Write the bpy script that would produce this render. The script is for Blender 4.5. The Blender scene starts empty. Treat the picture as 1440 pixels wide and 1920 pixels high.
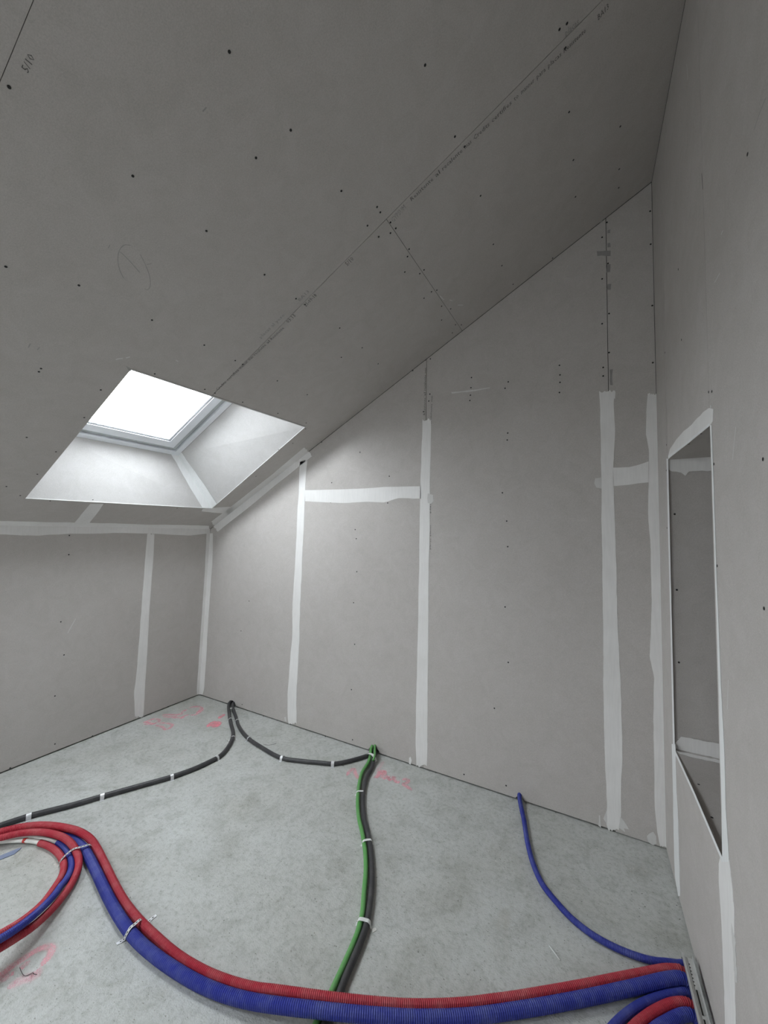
import bpy, math, random
import numpy as np
from mathutils import Matrix, Vector
from mathutils.geometry import tessellate_polygon

# ------------------------------------------------------------------ camera
SC = bpy.context.scene
CAM_H, FPX = 1.70624, 735.4137
YAW, PIT, ROL = [math.radians(a) for a in (-29.00675848, 2.97605649, 0.83917339)]
cy, sy, cp, sp = math.cos(YAW), math.sin(YAW), math.cos(PIT), math.sin(PIT)
FWD = np.array([sy*cp, cy*cp, sp]); RGT = np.array([cy, -sy, 0.0]); UPV = np.cross(RGT, FWD)
c_, s_ = math.cos(ROL), math.sin(ROL)
RGT, UPV = c_*RGT + s_*UPV, -s_*RGT + c_*UPV
CO = np.array([0, 0, CAM_H])
cam = bpy.data.cameras.new('camera'); co = bpy.data.objects.new('camera', cam); SC.collection.objects.link(co)
cam.sensor_fit = 'VERTICAL'; cam.sensor_height = 24; cam.sensor_width = 18; cam.lens = FPX/1920*24
cam.clip_start = .02
co.matrix_world = Matrix([[RGT[i], UPV[i], -FWD[i], CO[i]] for i in range(3)] + [[0, 0, 0, 1]])
SC.camera = co

# ------------------------------------------------------------------ sky and exposure
wd = bpy.data.worlds.new('overcast_sky'); SC.world = wd; wd.use_nodes = True
bgn = wd.node_tree.nodes['Background']
bgn.inputs[0].default_value = (0.90, 0.955, 1.0, 1); bgn.inputs[1].default_value = 7.5
SC.view_settings.view_transform = 'Standard'; SC.view_settings.look = 'None'
SC.view_settings.exposure = 1.8; SC.view_settings.gamma = 1; SC.view_settings.use_curve_mapping = False
SC.cycles.use_denoising = True
SC.cycles.max_bounces = 24; SC.cycles.diffuse_bounces = 16; SC.cycles.glossy_bounces = 4
SC.cycles.transparent_max_bounces = 24; SC.cycles.caustics_reflective = False
SC.cycles.sample_clamp_indirect = 0
SKY_PORTALS = True

# ------------------------------------------------------------------ planes of the room
XL, XR, D, KNEE, SL = -3.6543, 0.2886, 2.71345, 1.67394, 0.543683
YR = -3.4                                            # rear wall, behind the camera
nrm = lambda v: np.array(v, float)/np.linalg.norm(v)
NC = nrm([SL, 0, -1])
LEAN = .0764/1.7155
PL = {'floor': (np.zeros(3), np.array([0, 0, 1.])), 'back': (np.array([0, D, 0.]), np.array([0, -1., 0])),
      'ceil': (np.array([XL, 0, KNEE]), NC), 'right': (np.array([XR, D, 0]), nrm([-1, -.0333, 0])),
      'left': (np.array([XL, D, 0]), nrm([1, 0, -LEAN]))}
NY0, NY1, NZ0, NZ1, NDEP = 1.6685, 2.4135, .676, 2.094, 1.1      # niche in the right wall
PL['jamb'] = (np.array([0, NY1, 0]), np.array([0, -1., 0]))
PL['sill'] = (np.array([0, 0, NZ0]), np.array([0, 0, 1.]))
PL['soffit'] = (np.array([0, 0, NZ1]), np.array([0, 0, -1.]))
WX0, WX1, WY0, WY1 = -3.045, -2.01, 1.152, 2.097
WD = .40                                              # depth of the roof window shaft
def ray(x, y): return FWD + (x-720)/FPX*RGT - (y-960)/FPX*UPV
def P(pl, x, y, off=0.0):                             # point of the photograph lying on a plane of the room
    o, n = PL[pl]; d = ray(x, y); o = o + n*off
    return CO + d*(((o-CO)@n)/(d@n))
def F(x, y, z): return P('floor', x, y, z)
ceil_z = lambda x: KNEE + SL*(x-XL)
left_x = lambda z: XL + LEAN*z
right_x = lambda y: XR + .0333*(D-y)
LT = (KNEE/(1-SL*LEAN))                               # height where knee wall meets the slope
rnd = random.Random(7)

# ------------------------------------------------------------------ object helpers
COL = SC.collection
def link(name, me, mat, parent=None, kind=None, label=None, cat=None, group=None, smooth=False):
    o = bpy.data.objects.new(name, me); COL.objects.link(o)
    if mat is not None and me is not None and not me.materials: me.materials.append(mat)
    if parent is not None: o.parent = parent
    if kind: o['kind'] = kind
    if label: o['label'] = label
    if cat: o['category'] = cat
    if group: o['group'] = group
    if smooth and me is not None:
        me.polygons.foreach_set('use_smooth', [True]*len(me.polygons))
    return o
def mesh(name, vs, fs):
    me = bpy.data.meshes.new(name); me.from_pydata([tuple(map(float, v)) for v in vs], [], fs); me.update(); return me
def empty(name, loc, **k):
    o = link(name, None, None, **k); o.location = loc; return o
def slab(loops, n, t, lift=0.0):
    """outline (plus holes) of 3D points lying on a plane, front face pushed `lift` along n, thickness t behind it"""
    n = np.array(n, float)
    loops = [[np.array(p, float)+n*lift for p in lp] for lp in loops]
    tris = tessellate_polygon([[Vector(p) for p in lp] for lp in loops])
    flat = [p for lp in loops for p in lp]; N = len(flat)
    vs = flat + [p-n*t for p in flat]; fs = []
    for a, b, c in tris:
        nn = np.cross(flat[b]-flat[a], flat[c]-flat[a])
        if np.linalg.norm(nn) < 1e-12: continue
        if nn@n < 0: b, c = c, b
        fs += [(a, b, c), (a+N, c+N, b+N)]
    k = 0
    for lp in loops:
        m = len(lp)
        for i in range(m):
            j = (i+1) % m; fs.append((k+i, k+j, k+j+N, k+i+N))
        k += m
    return vs, fs
def tidy(me):
    import bmesh
    bm = bmesh.new(); bm.from_mesh(me); bmesh.ops.recalc_face_normals(bm, faces=bm.faces); bm.to_mesh(me); bm.free()
def plate(name, loops, n, t, mat, parent=None, lift=0.0, **k):
    vs, fs = slab(loops, n, t, lift); me = mesh(name, vs, fs); tidy(me)
    return link(name, me, mat, parent, **k)

# ------------------------------------------------------------------ materials
def material(name, rough=.8, metal=0.0, spec=.3):
    m = bpy.data.materials.new(name); m.use_nodes = True; nt = m.node_tree
    b = nt.nodes['Principled BSDF']; b.inputs['Roughness'].default_value = rough
    b.inputs['Metallic'].default_value = metal; b.inputs['Specular IOR Level'].default_value = spec
    tc = nt.nodes.new('ShaderNodeTexCoord')
    return m, nt, b, tc
def N(nt, t, **kw):
    n = nt.nodes.new(t)
    for k, v in kw.items():
        if k.startswith('i_'):
            key = k[2:]; key = int(key) if key.isdigit() else key.replace('_', ' ')
            n.inputs[key].default_value = v
        else: setattr(n, k, v)
    return n
def noise(nt, tc, scale, detail=4, rough=.55, stretch=None, dist=0.0):
    n = N(nt, 'ShaderNodeTexNoise'); n.inputs['Scale'].default_value = scale; n.inputs['Detail'].default_value = detail
    n.inputs['Roughness'].default_value = rough; n.inputs['Distortion'].default_value = dist
    if stretch:
        mp = N(nt, 'ShaderNodeMapping'); mp.inputs['Scale'].default_value = stretch
        nt.links.new(tc.outputs['Object'], mp.inputs[0]); nt.links.new(mp.outputs[0], n.inputs['Vector'])
    else: nt.links.new(tc.outputs['Object'], n.inputs['Vector'])
    return n.outputs['Fac']
def ramp(nt, fac, stops):
    r = N(nt, 'ShaderNodeValToRGB'); e = r.color_ramp.elements
    while len(e) < len(stops): e.new(.5)
    for i, (p, c) in enumerate(stops):
        e[i].position = p; e[i].color = (*c, 1) if len(c) == 3 else c
    nt.links.new(fac, r.inputs[0]); return r.outputs[0]
def mix(nt, a, b, fac, mode='MIX'):
    m = N(nt, 'ShaderNodeMix', data_type='RGBA', blend_type=mode)
    for s, v in ((6, a), (7, b), (0, fac)):
        if hasattr(v, 'is_output') or isinstance(v, bpy.types.NodeSocket): nt.links.new(v, m.inputs[s])
        else: m.inputs[s].default_value = v if s == 0 else (*v, 1)
    return m.outputs[2]
def bump(nt, b, h, strength=.2, dist=.002):
    n = N(nt, 'ShaderNodeBump'); n.inputs['Strength'].default_value = strength; n.inputs['Distance'].default_value = dist
    nt.links.new(h, n.inputs['Height']); nt.links.new(n.outputs[0], b.inputs['Normal'])
def board_mat(name='plasterboard_paper', c0=(.488, .462, .440), c1=(.510, .485, .464)):
    m, nt, b, tc = material(name, .85, spec=.15)
    c = ramp(nt, noise(nt, tc, 1.3, 5), [(.3, c0), (.7, c1)])
    c = mix(nt, c, ramp(nt, noise(nt, tc, 260, 3, .7), [(.3, (.88, .88, .88)), (.7, (1.08, 1.08, 1.08))]), 1.0, 'MULTIPLY')
    c = mix(nt, c, ramp(nt, noise(nt, tc, 9, 6, .65, dist=1), [(.35, (.96, .96, .955)), (.65, (1.03, 1.03, 1.035))]), 1.0, 'MULTIPLY')
    sc = ramp(nt, noise(nt, tc, 34, 2, .4, (.25, .25, 3)), [(.795, (0, 0, 0)), (.83, (1, 1, 1))])
    c = mix(nt, c, (.62, .62, .6), mix(nt, (0, 0, 0), sc, .3))
    nt.links.new(c, b.inputs['Base Color']); bump(nt, b, noise(nt, tc, 180, 3), .08, .001)
    return m
def compound_mat(name, c0, c1):
    m, nt, b, tc = material(name, .75, spec=.2)
    c = ramp(nt, noise(nt, tc, 5, 5, .6), [(.3, c0), (.7, c1)])
    c = mix(nt, c, ramp(nt, noise(nt, tc, 90, 3, .6, (1, 1, .08)), [(.35, (.965, .965, .965)), (.6, (1.01, 1.01, 1.01))]), 1.0, 'MULTIPLY')
    nt.links.new(c, b.inputs['Base Color']); bump(nt, b, noise(nt, tc, 60, 4, .6, (1, 1, .15)), .12, .002)
    return m
def concrete_mat():
    m, nt, b, tc = material('concrete_screed', .82, spec=.2)
    c = ramp(nt, noise(nt, tc, 1.1, 6, .6, dist=.6), [(.28, (.425, .43, .40)), (.5, (.468, .478, .46)), (.72, (.51, .526, .515))])
    c = mix(nt, c, ramp(nt, noise(nt, tc, 7, 8, .72, dist=.8), [(.3, (.78, .78, .75)), (.5, (1, 1, 1)), (.75, (1.1, 1.1, 1.1))]), 1.0, 'MULTIPLY')
    c = mix(nt, c, ramp(nt, noise(nt, tc, 45, 5, .7), [(.28, (.74, .74, .71)), (.5, (1, 1, 1)), (.72, (1.07, 1.07, 1.07))]), 1.0, 'MULTIPLY')
    pits = ramp(nt, noise(nt, tc, 85, 2, .5, (1, 1.6, 1)), [(.28, (.55, .54, .5)), (.34, (1, 1, 1))])
    c = mix(nt, c, pits, 1.0, 'MULTIPLY')
    st = ramp(nt, noise(nt, tc, 1.7, 7, .7, dist=1.2), [(.62, (0, 0, 0)), (.74, (1, 1, 1))])
    c = mix(nt, c, (.40, .385, .34), mix(nt, (0, 0, 0), st, .45))
    nt.links.new(c, b.inputs['Base Color'])
    h = N(nt, 'ShaderNodeMath', operation='ADD'); nt.links.new(noise(nt, tc, 30, 8, .7), h.inputs[0]); nt.links.new(noise(nt, tc, 150, 3, .6), h.inputs[1])
    bump(nt, b, h.outputs[0], .7, .004)
    return m
def plain(name, col, rough=.5, metal=0.0, spec=.4, var=.12, sc=20):
    m, nt, b, tc = material(name, rough, metal, spec)
    a = tuple(v*(1-var) for v in col); d = tuple(min(1, v*(1+var)) for v in col)
    nt.links.new(ramp(nt, noise(nt, tc, sc, 5, .65), [(.3, a), (.7, d)]), b.inputs['Base Color'])
    return m
def dusty(name, col, dust, rough=.55, amt=.35):
    m, nt, b, tc = material(name, rough, 0, .35)
    f = ramp(nt, noise(nt, tc, 14, 7, .7), [(.45, (0, 0, 0)), (.75, (1, 1, 1))])
    c = mix(nt, col, dust, mix(nt, (0, 0, 0), f, amt))
    g = N(nt, 'ShaderNodeNewGeometry'); sx = N(nt, 'ShaderNodeSeparateXYZ'); nt.links.new(g.outputs['Normal'], sx.inputs[0])
    nt.links.new(c, b.inputs['Base Color']); return m
def spray_mat(name, col, dens):
    m, nt, b, tc = material(name, .85, 0, .1)
    b.inputs['Base Color'].default_value = (*col, 1)
    uv = N(nt, 'ShaderNodeSeparateXYZ'); nt.links.new(tc.outputs['UV'], uv.inputs[0])
    # fade across the width of the stroke (uv.x 0..1)
    s1 = N(nt, 'ShaderNodeMath', operation='SUBTRACT'); nt.links.new(uv.outputs[0], s1.inputs[0]); s1.inputs[1].default_value = .5
    s2 = N(nt, 'ShaderNodeMath', operation='ABSOLUTE'); nt.links.new(s1.outputs[0], s2.inputs[0])
    mr = N(nt, 'ShaderNodeMapRange'); mr.interpolation_type = 'SMOOTHSTEP'; nt.links.new(s2.outputs[0], mr.inputs[0])
    mr.inputs[1].default_value = .5; mr.inputs[2].default_value = .2; mr.inputs[3].default_value = 0; mr.inputs[4].default_value = dens
    sp_ = ramp(nt, noise(nt, tc, 230, 3, .7), [(.35, (.35, .35, .35)), (.62, (1, 1, 1))])
    bl = ramp(nt, noise(nt, tc, 22, 4, .6), [(.3, (.35, .35, .35)), (.6, (1, 1, 1))])
    mu = N(nt, 'ShaderNodeMath', operation='MULTIPLY'); nt.links.new(mr.outputs[0], mu.inputs[0]); nt.links.new(sp_, mu.inputs[1])
    m2 = N(nt, 'ShaderNodeMath', operation='MULTIPLY'); nt.links.new(mu.outputs[0], m2.inputs[0]); nt.links.new(bl, m2.inputs[1])
    nt.links.new(m2.outputs[0], b.inputs['Alpha'])
    return m
def glass_mat():
    m = bpy.data.materials.new('window_glass'); m.use_nodes = True; nt = m.node_tree; nt.nodes.clear()
    o = N(nt, 'ShaderNodeOutputMaterial'); t = N(nt, 'ShaderNodeBsdfTransparent'); g = N(nt, 'ShaderNodeBsdfGlossy')
    t.inputs[0].default_value = (.97, .975, .975, 1); g.inputs['Roughness'].default_value = .02
    lw = N(nt, 'ShaderNodeLayerWeight'); pw = N(nt, 'ShaderNodeMath', operation='POWER'); nt.links.new(lw.outputs['Facing'], pw.inputs[0]); pw.inputs[1].default_value = 5
    fr = N(nt, 'ShaderNodeMath', operation='MULTIPLY_ADD'); nt.links.new(pw.outputs[0], fr.inputs[0]); fr.inputs[1].default_value = .9; fr.inputs[2].default_value = .06
    mx = N(nt, 'ShaderNodeMixShader'); nt.links.new(fr.outputs[0], mx.inputs[0]); nt.links.new(t.outputs[0], mx.inputs[1]); nt.links.new(g.outputs[0], mx.inputs[2])
    nt.links.new(mx.outputs[0], o.inputs[0]); return m
M = dict(
    board=board_mat(), comp=compound_mat('joint_compound', (.74, .73, .715), (.80, .79, .78)),
    smear=compound_mat('thin_compound', (.58, .57, .555), (.66, .655, .64)),
    bead=compound_mat('corner_bead_compound', (.76, .77, .77), (.82, .83, .83)),
    reveal=board_mat('shaft_board', (.52, .51, .50), (.55, .54, .53)),
    conc=concrete_mat(), void=plain('dark_cavity', (.035, .033, .03), .95, spec=.05),
    screw=plain('black_screw', (.012, .012, .012), .5), ink=plain('grey_print', (.13, .125, .12), .9, spec=.1),
    inkf=plain('faint_print', (.30, .29, .28), .9, spec=.1), pencil=plain('pencil_line', (.36, .345, .335), .9, spec=.1),
    red=dusty('red_sheath', (.37, .022, .04), (.50, .20, .19), .5, .4), blue=dusty('blue_sheath', (.022, .032, .25), (.17, .20, .38), .5, .4),
    green=dusty('green_sheath', (.10, .31, .085), (.30, .44, .26), .4, .3), black=dusty('black_sheath', (.045, .045, .048), (.14, .135, .13), .42, .4),
    white=plain('white_tube', (.72, .72, .68), .4), tie=plain('white_plastic_tie', (.70, .72, .70), .45),
    zinc=plain('galvanised_steel', (.66, .67, .66), .36, .55, .5, .12, 35), zincd=plain('galvanised_strap', (.72, .73, .74), .36, .5, .5, .12, 60),
    frame=plain('white_lacquer', (.80, .83, .87), .35, 0, .5, .03), gasket=plain('grey_gasket', (.16, .165, .17), .6),
    alu=plain('grey_aluminium_frame', (.42, .45, .46), .4, .3), glass=glass_mat(),
    rust=plain('rusty_plug', (.10, .035, .025), .8), pink=spray_mat('pink_spray', (1, .46, .53), .68),
    hot=spray_mat('bright_pink_spray', (1, .36, .43), .95), pale=spray_mat('pale_pink_spray', (.95, .48, .56), .45),
    strip=plain('blue_grey_film', (.22, .27, .38), .35), wire=plain('dark_wire', (.045, .025, .03), .5),
    crumb=plain('plaster_crumb', (.62, .61, .57), .9), chip=plain('dark_chip', (.09, .085, .075), .9), redtape=plain('red_wrap', (.5, .05, .04), .5))

# ------------------------------------------------------------------ floor
floor_out = [(XL-.3, YR-.3, 0), (XR+.55, YR-.3, 0), (XR+.55, D+.3, 0), (XL-.3, D+.3, 0)]
PIT0, PIT1, PX0, PX1 = 1.70, 2.075, .262, .307            # slot where the pipes drop through the screed
pit = [(PX0, PIT0, 0), (PX1, PIT0, 0), (PX1, PIT1, 0), (PX0, PIT1, 0)]
floor = plate('floor', [floor_out, pit], (0, 0, 1), .16, M['conc'], kind='structure')
plate('slot_bottom', [[(PX0-.05, PIT0-.05, -.16), (PX1+.05, PIT0-.05, -.16), (PX1+.05, PIT1+.05, -.16), (PX0-.05, PIT1+.05, -.16)]],
      (0, 0, 1), .04, M['void'], floor)

# ------------------------------------------------------------------ wall shells (dark cavity faces behind the boards)
CAV = .10
def shell(name, pts, n, holes=()):
    n = np.array(n, float)
    return plate(name, [[np.array(p)-n*CAV for p in pts]]+[[np.array(p)-n*CAV for p in h] for h in holes], n, .05, M['void'], kind='structure')
xe = .45
wall_back = shell('wall_back', [(XL-.3, D, -.05), (XR+xe, D, -.05), (XR+xe, D, ceil_z(XR+xe)+.4), (XL-.3, D, ceil_z(XL-.3)+.4)], PL['back'][1])
wall_left = shell('wall_left', [(left_x(-.05), YR-.3, -.05), (left_x(-.05), D+.2, -.05), (left_x(2.0), D+.2, 2.0), (left_x(2.0), YR-.3, 2.0)], PL['left'][1])
nr = PL['right'][1]
def RW(y, z): return np.array([right_x(y), y, z])
niche_hole = [RW(NY0, NZ0), RW(NY1, NZ0), RW(NY1, NZ1), RW(NY0, NZ1)]
def grow(q, g):
    q = [np.array(p, float) for p in q]; c = sum(q)/len(q)
    return [p+(p-c)/np.linalg.norm(p-c)*g for p in q]
wall_right = shell('wall_right', [RW(YR-.3, -.05), RW(D+.2, -.05), RW(D+.2, 4.4), RW(YR-.3, 4.4)], nr, [grow(niche_hole, .025)])
gw = [(-3.15, YR, .85), (-2.2, YR, .85), (-2.2, YR, 1.6), (-3.15, YR, 1.6)]       # unseen gable window behind the camera, added to light the slope
wall_rear = plate('wall_rear', [[(XL-.2, YR, .0), (XR+.6, YR, 0), (XR+.6, YR, ceil_z(XR+.6)), (XL-.2, YR, ceil_z(XL-.2))], gw], (0, 1, 0), .05, M['board'], kind='structure')
wr = empty('added_window_4', (-2.675, YR, .85), kind='structure')
for q in ([(-3.15, .85), (-2.2, .85), (-2.2, .91), (-3.15, .91)], [(-3.15, 1.54), (-2.2, 1.54), (-2.2, 1.6), (-3.15, 1.6)], [(-3.15, .91), (-3.09, .91), (-3.09, 1.54), (-3.15, 1.54)],
          [(-2.26, .91), (-2.2, .91), (-2.2, 1.54), (-2.26, 1.54)]):
    ob = plate('frame', [[(x, YR, z) for x, z in q]], (0, 1, 0), .06, M['frame'], wr); ob.matrix_parent_inverse = Matrix.Translation(-Vector(wr.location))
ob = link('glass_pane', mesh('glass_pane', [(-3.09, YR-.03, .91), (-2.26, YR-.03, .91), (-2.26, YR-.03, 1.54), (-3.09, YR-.03, 1.54)], [(0, 1, 2, 3)]), M['glass'], wr); ob.matrix_parent_inverse = Matrix.Translation(-Vector(wr.location))
ld = bpy.data.lights.new('sky_portal', 'AREA'); ld.shape = 'RECTANGLE'; ld.size, ld.size_y = .95, .75; ld.cycles.is_portal = True
lo = bpy.data.objects.new('sky_portal', ld); COL.objects.link(lo); lo.location = (-2.675, YR-.12, 1.225); lo.rotation_euler = (math.radians(90), 0, 0)

# visible opening in the slope, then shifted copies for the added windows
op1 = [P('ceil', 245, 694), P('ceil', 571, 801), P('ceil', 397, 953), P('ceil', 48, 934)]      # up-near, up-far, low-far, low-near
dy2, dy3 = np.array([0, -2.3, 0]), np.array([0, -3.85, 0])
op2 = [p+dy2 for p in op1]; op3 = [p+dy3 for p in op1]
big = [(XL-.3, YR-.3), (XR+.6, YR-.3), (XR+.6, D+.3), (XL-.3, D+.3)]
ceiling = shell('ceiling', [(x, y, ceil_z(x)) for x, y in big], NC, [grow(op1, .03), grow(op2, .03), grow(op3, .03)])

# ------------------------------------------------------------------ plasterboards
T = .0125
def board(pl_n, loops, parent, **k):
    return plate('plasterboard', loops, pl_n, T, M['board'], parent, **k)
g = .0016
def arch(x0, x1, zt, n=6):                     # notch cut in the foot of a board, listed left to right
    r = (x1-x0)/2; cx = (x0+x1)/2; zb = max(.012, zt-r)
    return [(x0, .011)]+[(cx-r*math.cos(a), zb+(zt-zb)*math.sin(a)) for a in [math.pi*i/n for i in range(n+1)]]+[(x1, .011)]
def notch(pxl, pxr, pyt, px_mid):
    a = P('back', pxl[0], pxl[1]); b = P('back', pxr[0], pxr[1]); t = P('back', px_mid, pyt)
    return arch(a[0], b[0], t[2])
n1 = notch((428.5, 1326), (441.5, 1330), 1313, 435); n2 = notch((691, 1410), (711.5, 1418), 1401, 700); n3 = notch((967, 1500), (982.5, 1508), 1493.5, 974)
J = [-2.362, -1.151, .0485]
BZ = lambda x: ceil_z(x)-.003
def bp(pts): return [(x, D, z) for x, z in pts]
xl0, xl1 = left_x(.011)+.002, left_x(LT)+.002
board(PL['back'][1], [bp([(xl0, .011)]+n1+[(J[0]-g, .011), (J[0]-g, BZ(J[0]-g)), (xl1, BZ(xl1))])], wall_back)
board(PL['back'][1], [bp([(J[0]+g, .011)]+n2+[(J[1]-g, .011), (J[1]-g, 2.0065), (J[0]+g, 2.0065)])], wall_back)
board(PL['back'][1], [bp([(J[0]+g, 2.009), (J[1]-g, 2.009), (J[1]-g, BZ(J[1]-g)), (J[0]+g, BZ(J[0]+g))])], wall_back)
board(PL['back'][1], [bp([(J[1]+g, .011)]+n3+[(J[2]-g, .011), (J[2]-g, 2.7115), (J[1]+g, 2.7115)])], wall_back)
board(PL['back'][1], [bp([(J[1]+g, 2.7118), (J[2]-g, 2.7118), (J[2]-g, BZ(J[2]-g)), (J[1]+g, BZ(J[1]+g))])], wall_back)
xr_ = right_x(D)-.002
board(PL['back'][1], [bp([(J[2]+g, .006), (xr_, .005), (xr_, 2.068), (J[2]+g, 2.068)])], wall_back)
board(PL['back'][1], [bp([(J[2]+g, 2.0705), (xr_, 2.0705), (xr_, BZ(xr_)), (J[2]+g, BZ(J[2]+g))])], wall_back)
# knee wall
JL = 2.10
def lp(pts): return [(left_x(z), y, z) for y, z in pts]
zt = LT-.002
for y0, y1 in ((YR, -2.69), (-2.687, -1.49), (-1.487, -.29), (-.287, .9), (.903, JL-g), (JL+g, D-.001)):
    board(PL['left'][1], [lp([(y0, .011), (y1, .011), (y1, zt), (y0, zt)])], wall_left)
# right wall
def rp(pts): return [RW(y, z) for y, z in pts]
def RZ(y): return ceil_z(right_x(y))-.002
board(nr, [rp([(NY1+g, .006), (D-.001, .006), (D-.001, RZ(D)), (NY1+g, RZ(NY1))])], wall_right)
board(nr, [rp([(NY0, NZ1), (NY1, NZ1), (NY1, RZ(NY1)), (NY0, RZ(NY0))])], wall_right)
board(nr, [rp([(NY0, .026), (2.074, .026), (2.076, .006), (NY1, .006), (NY1, NZ0), (NY0, NZ0)])], wall_right)
board(nr, [rp([(.468, .01), (NY0-.02, .01), (NY0-.018, .026), (NY0-g, .026), (NY0-g, RZ(NY0)), (.468, RZ(.468))])], wall_right)
for y0, y1 in ((-.73, .465), (-1.93, -.733), (-3.13, -1.933), (YR, -3.133)):
    board(nr, [rp([(y0, .01), (y1, .01), (y1, RZ(y1)), (y0, RZ(y0))])], wall_right)
# slope
def cpn(pts): return [(x, y, ceil_z(x)) for x, y in pts]
YJ, YJ2 = 1.5535, .36
xlc = left_x(LT)+.001; xrc = lambda y: right_x(y)-.001
o = op1; xt = -3.262; xc = -.872; gc = .0013; g2 = .0008
def on_edge(a, b, y):                           # point of an opening edge at a given y
    t = (y-a[1])/(b[1]-a[1]); return a+(b-a)*t
eu, el = on_edge(o[0], o[1], YJ+gc), on_edge(o[3], o[2], YJ+gc)
eu2, el2 = on_edge(o[0], o[1], YJ-gc), on_edge(o[3], o[2], YJ-gc)
yb = D-.002
board(NC, [[*cpn([(xlc, YJ+gc), (xlc, yb), (xt-gc, yb), (xt-gc, o[2][1]+.012)]), tuple(o[2]), tuple(el)]], ceiling)
board(NC, [[tuple(eu), *cpn([(xc-g2, YJ+gc), (xc-g2, yb), (xt+gc, yb), (xt+gc, o[2][1]+.012)]), tuple(o[2]), tuple(o[1])]], ceiling)
board(NC, [cpn([(xc+g2, YJ+gc), (xrc(YJ), YJ+gc), (xrc(D), yb), (xc+g2, yb)])], ceiling)
board(NC, [[*cpn([(xlc, YJ2+g2), (xrc(YJ2), YJ2+g2), (xrc(YJ), YJ-gc)]), tuple(eu2), tuple(o[0]), tuple(o[3]), tuple(el2), *cpn([(xlc, YJ-gc)])]], ceiling)
board(NC, [cpn([(xlc, -1.32), (xrc(-1.32), -1.32), (xrc(YJ2), YJ2-g2), (xlc, YJ2-g2)]), [tuple(p) for p in op2]], ceiling)
board(NC, [cpn([(xlc, YR), (xrc(YR), YR), (xrc(-1.32), -1.323), (xlc, -1.323)]), [tuple(p) for p in op3]], ceiling)

# niche lining
def npt(y, z, d): return RW(y, z)-nr*max(d, T+.0002)
for q, n in (([npt(NY1, NZ0, 0), npt(NY1, NZ1, 0), npt(NY1, NZ1, NDEP), npt(NY1, NZ0, NDEP)], (0, -1, 0)),
             ([npt(NY0, NZ0, 0), npt(NY0, NZ1, 0), npt(NY0, NZ1, NDEP), npt(NY0, NZ0, NDEP)], (0, 1, 0)),
             ([npt(NY0, NZ1, 0), npt(NY1, NZ1, 0), npt(NY1, NZ1, NDEP), npt(NY0, NZ1, NDEP)], (0, 0, -1)),
             ([npt(NY0, NZ0, 0), npt(NY1, NZ0, 0), npt(NY1, NZ0, NDEP), npt(NY0, NZ0, NDEP)], (0, 0, 1)),
             ([npt(NY0-.02, NZ0-.02, NDEP), npt(NY1+.02, NZ0-.02, NDEP), npt(NY1+.02, NZ1+.02, NDEP), npt(NY0-.02, NZ1+.02, NDEP)], nr)):
    plate('niche_lining', [q], n, T, M['board'], wall_right)

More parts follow.
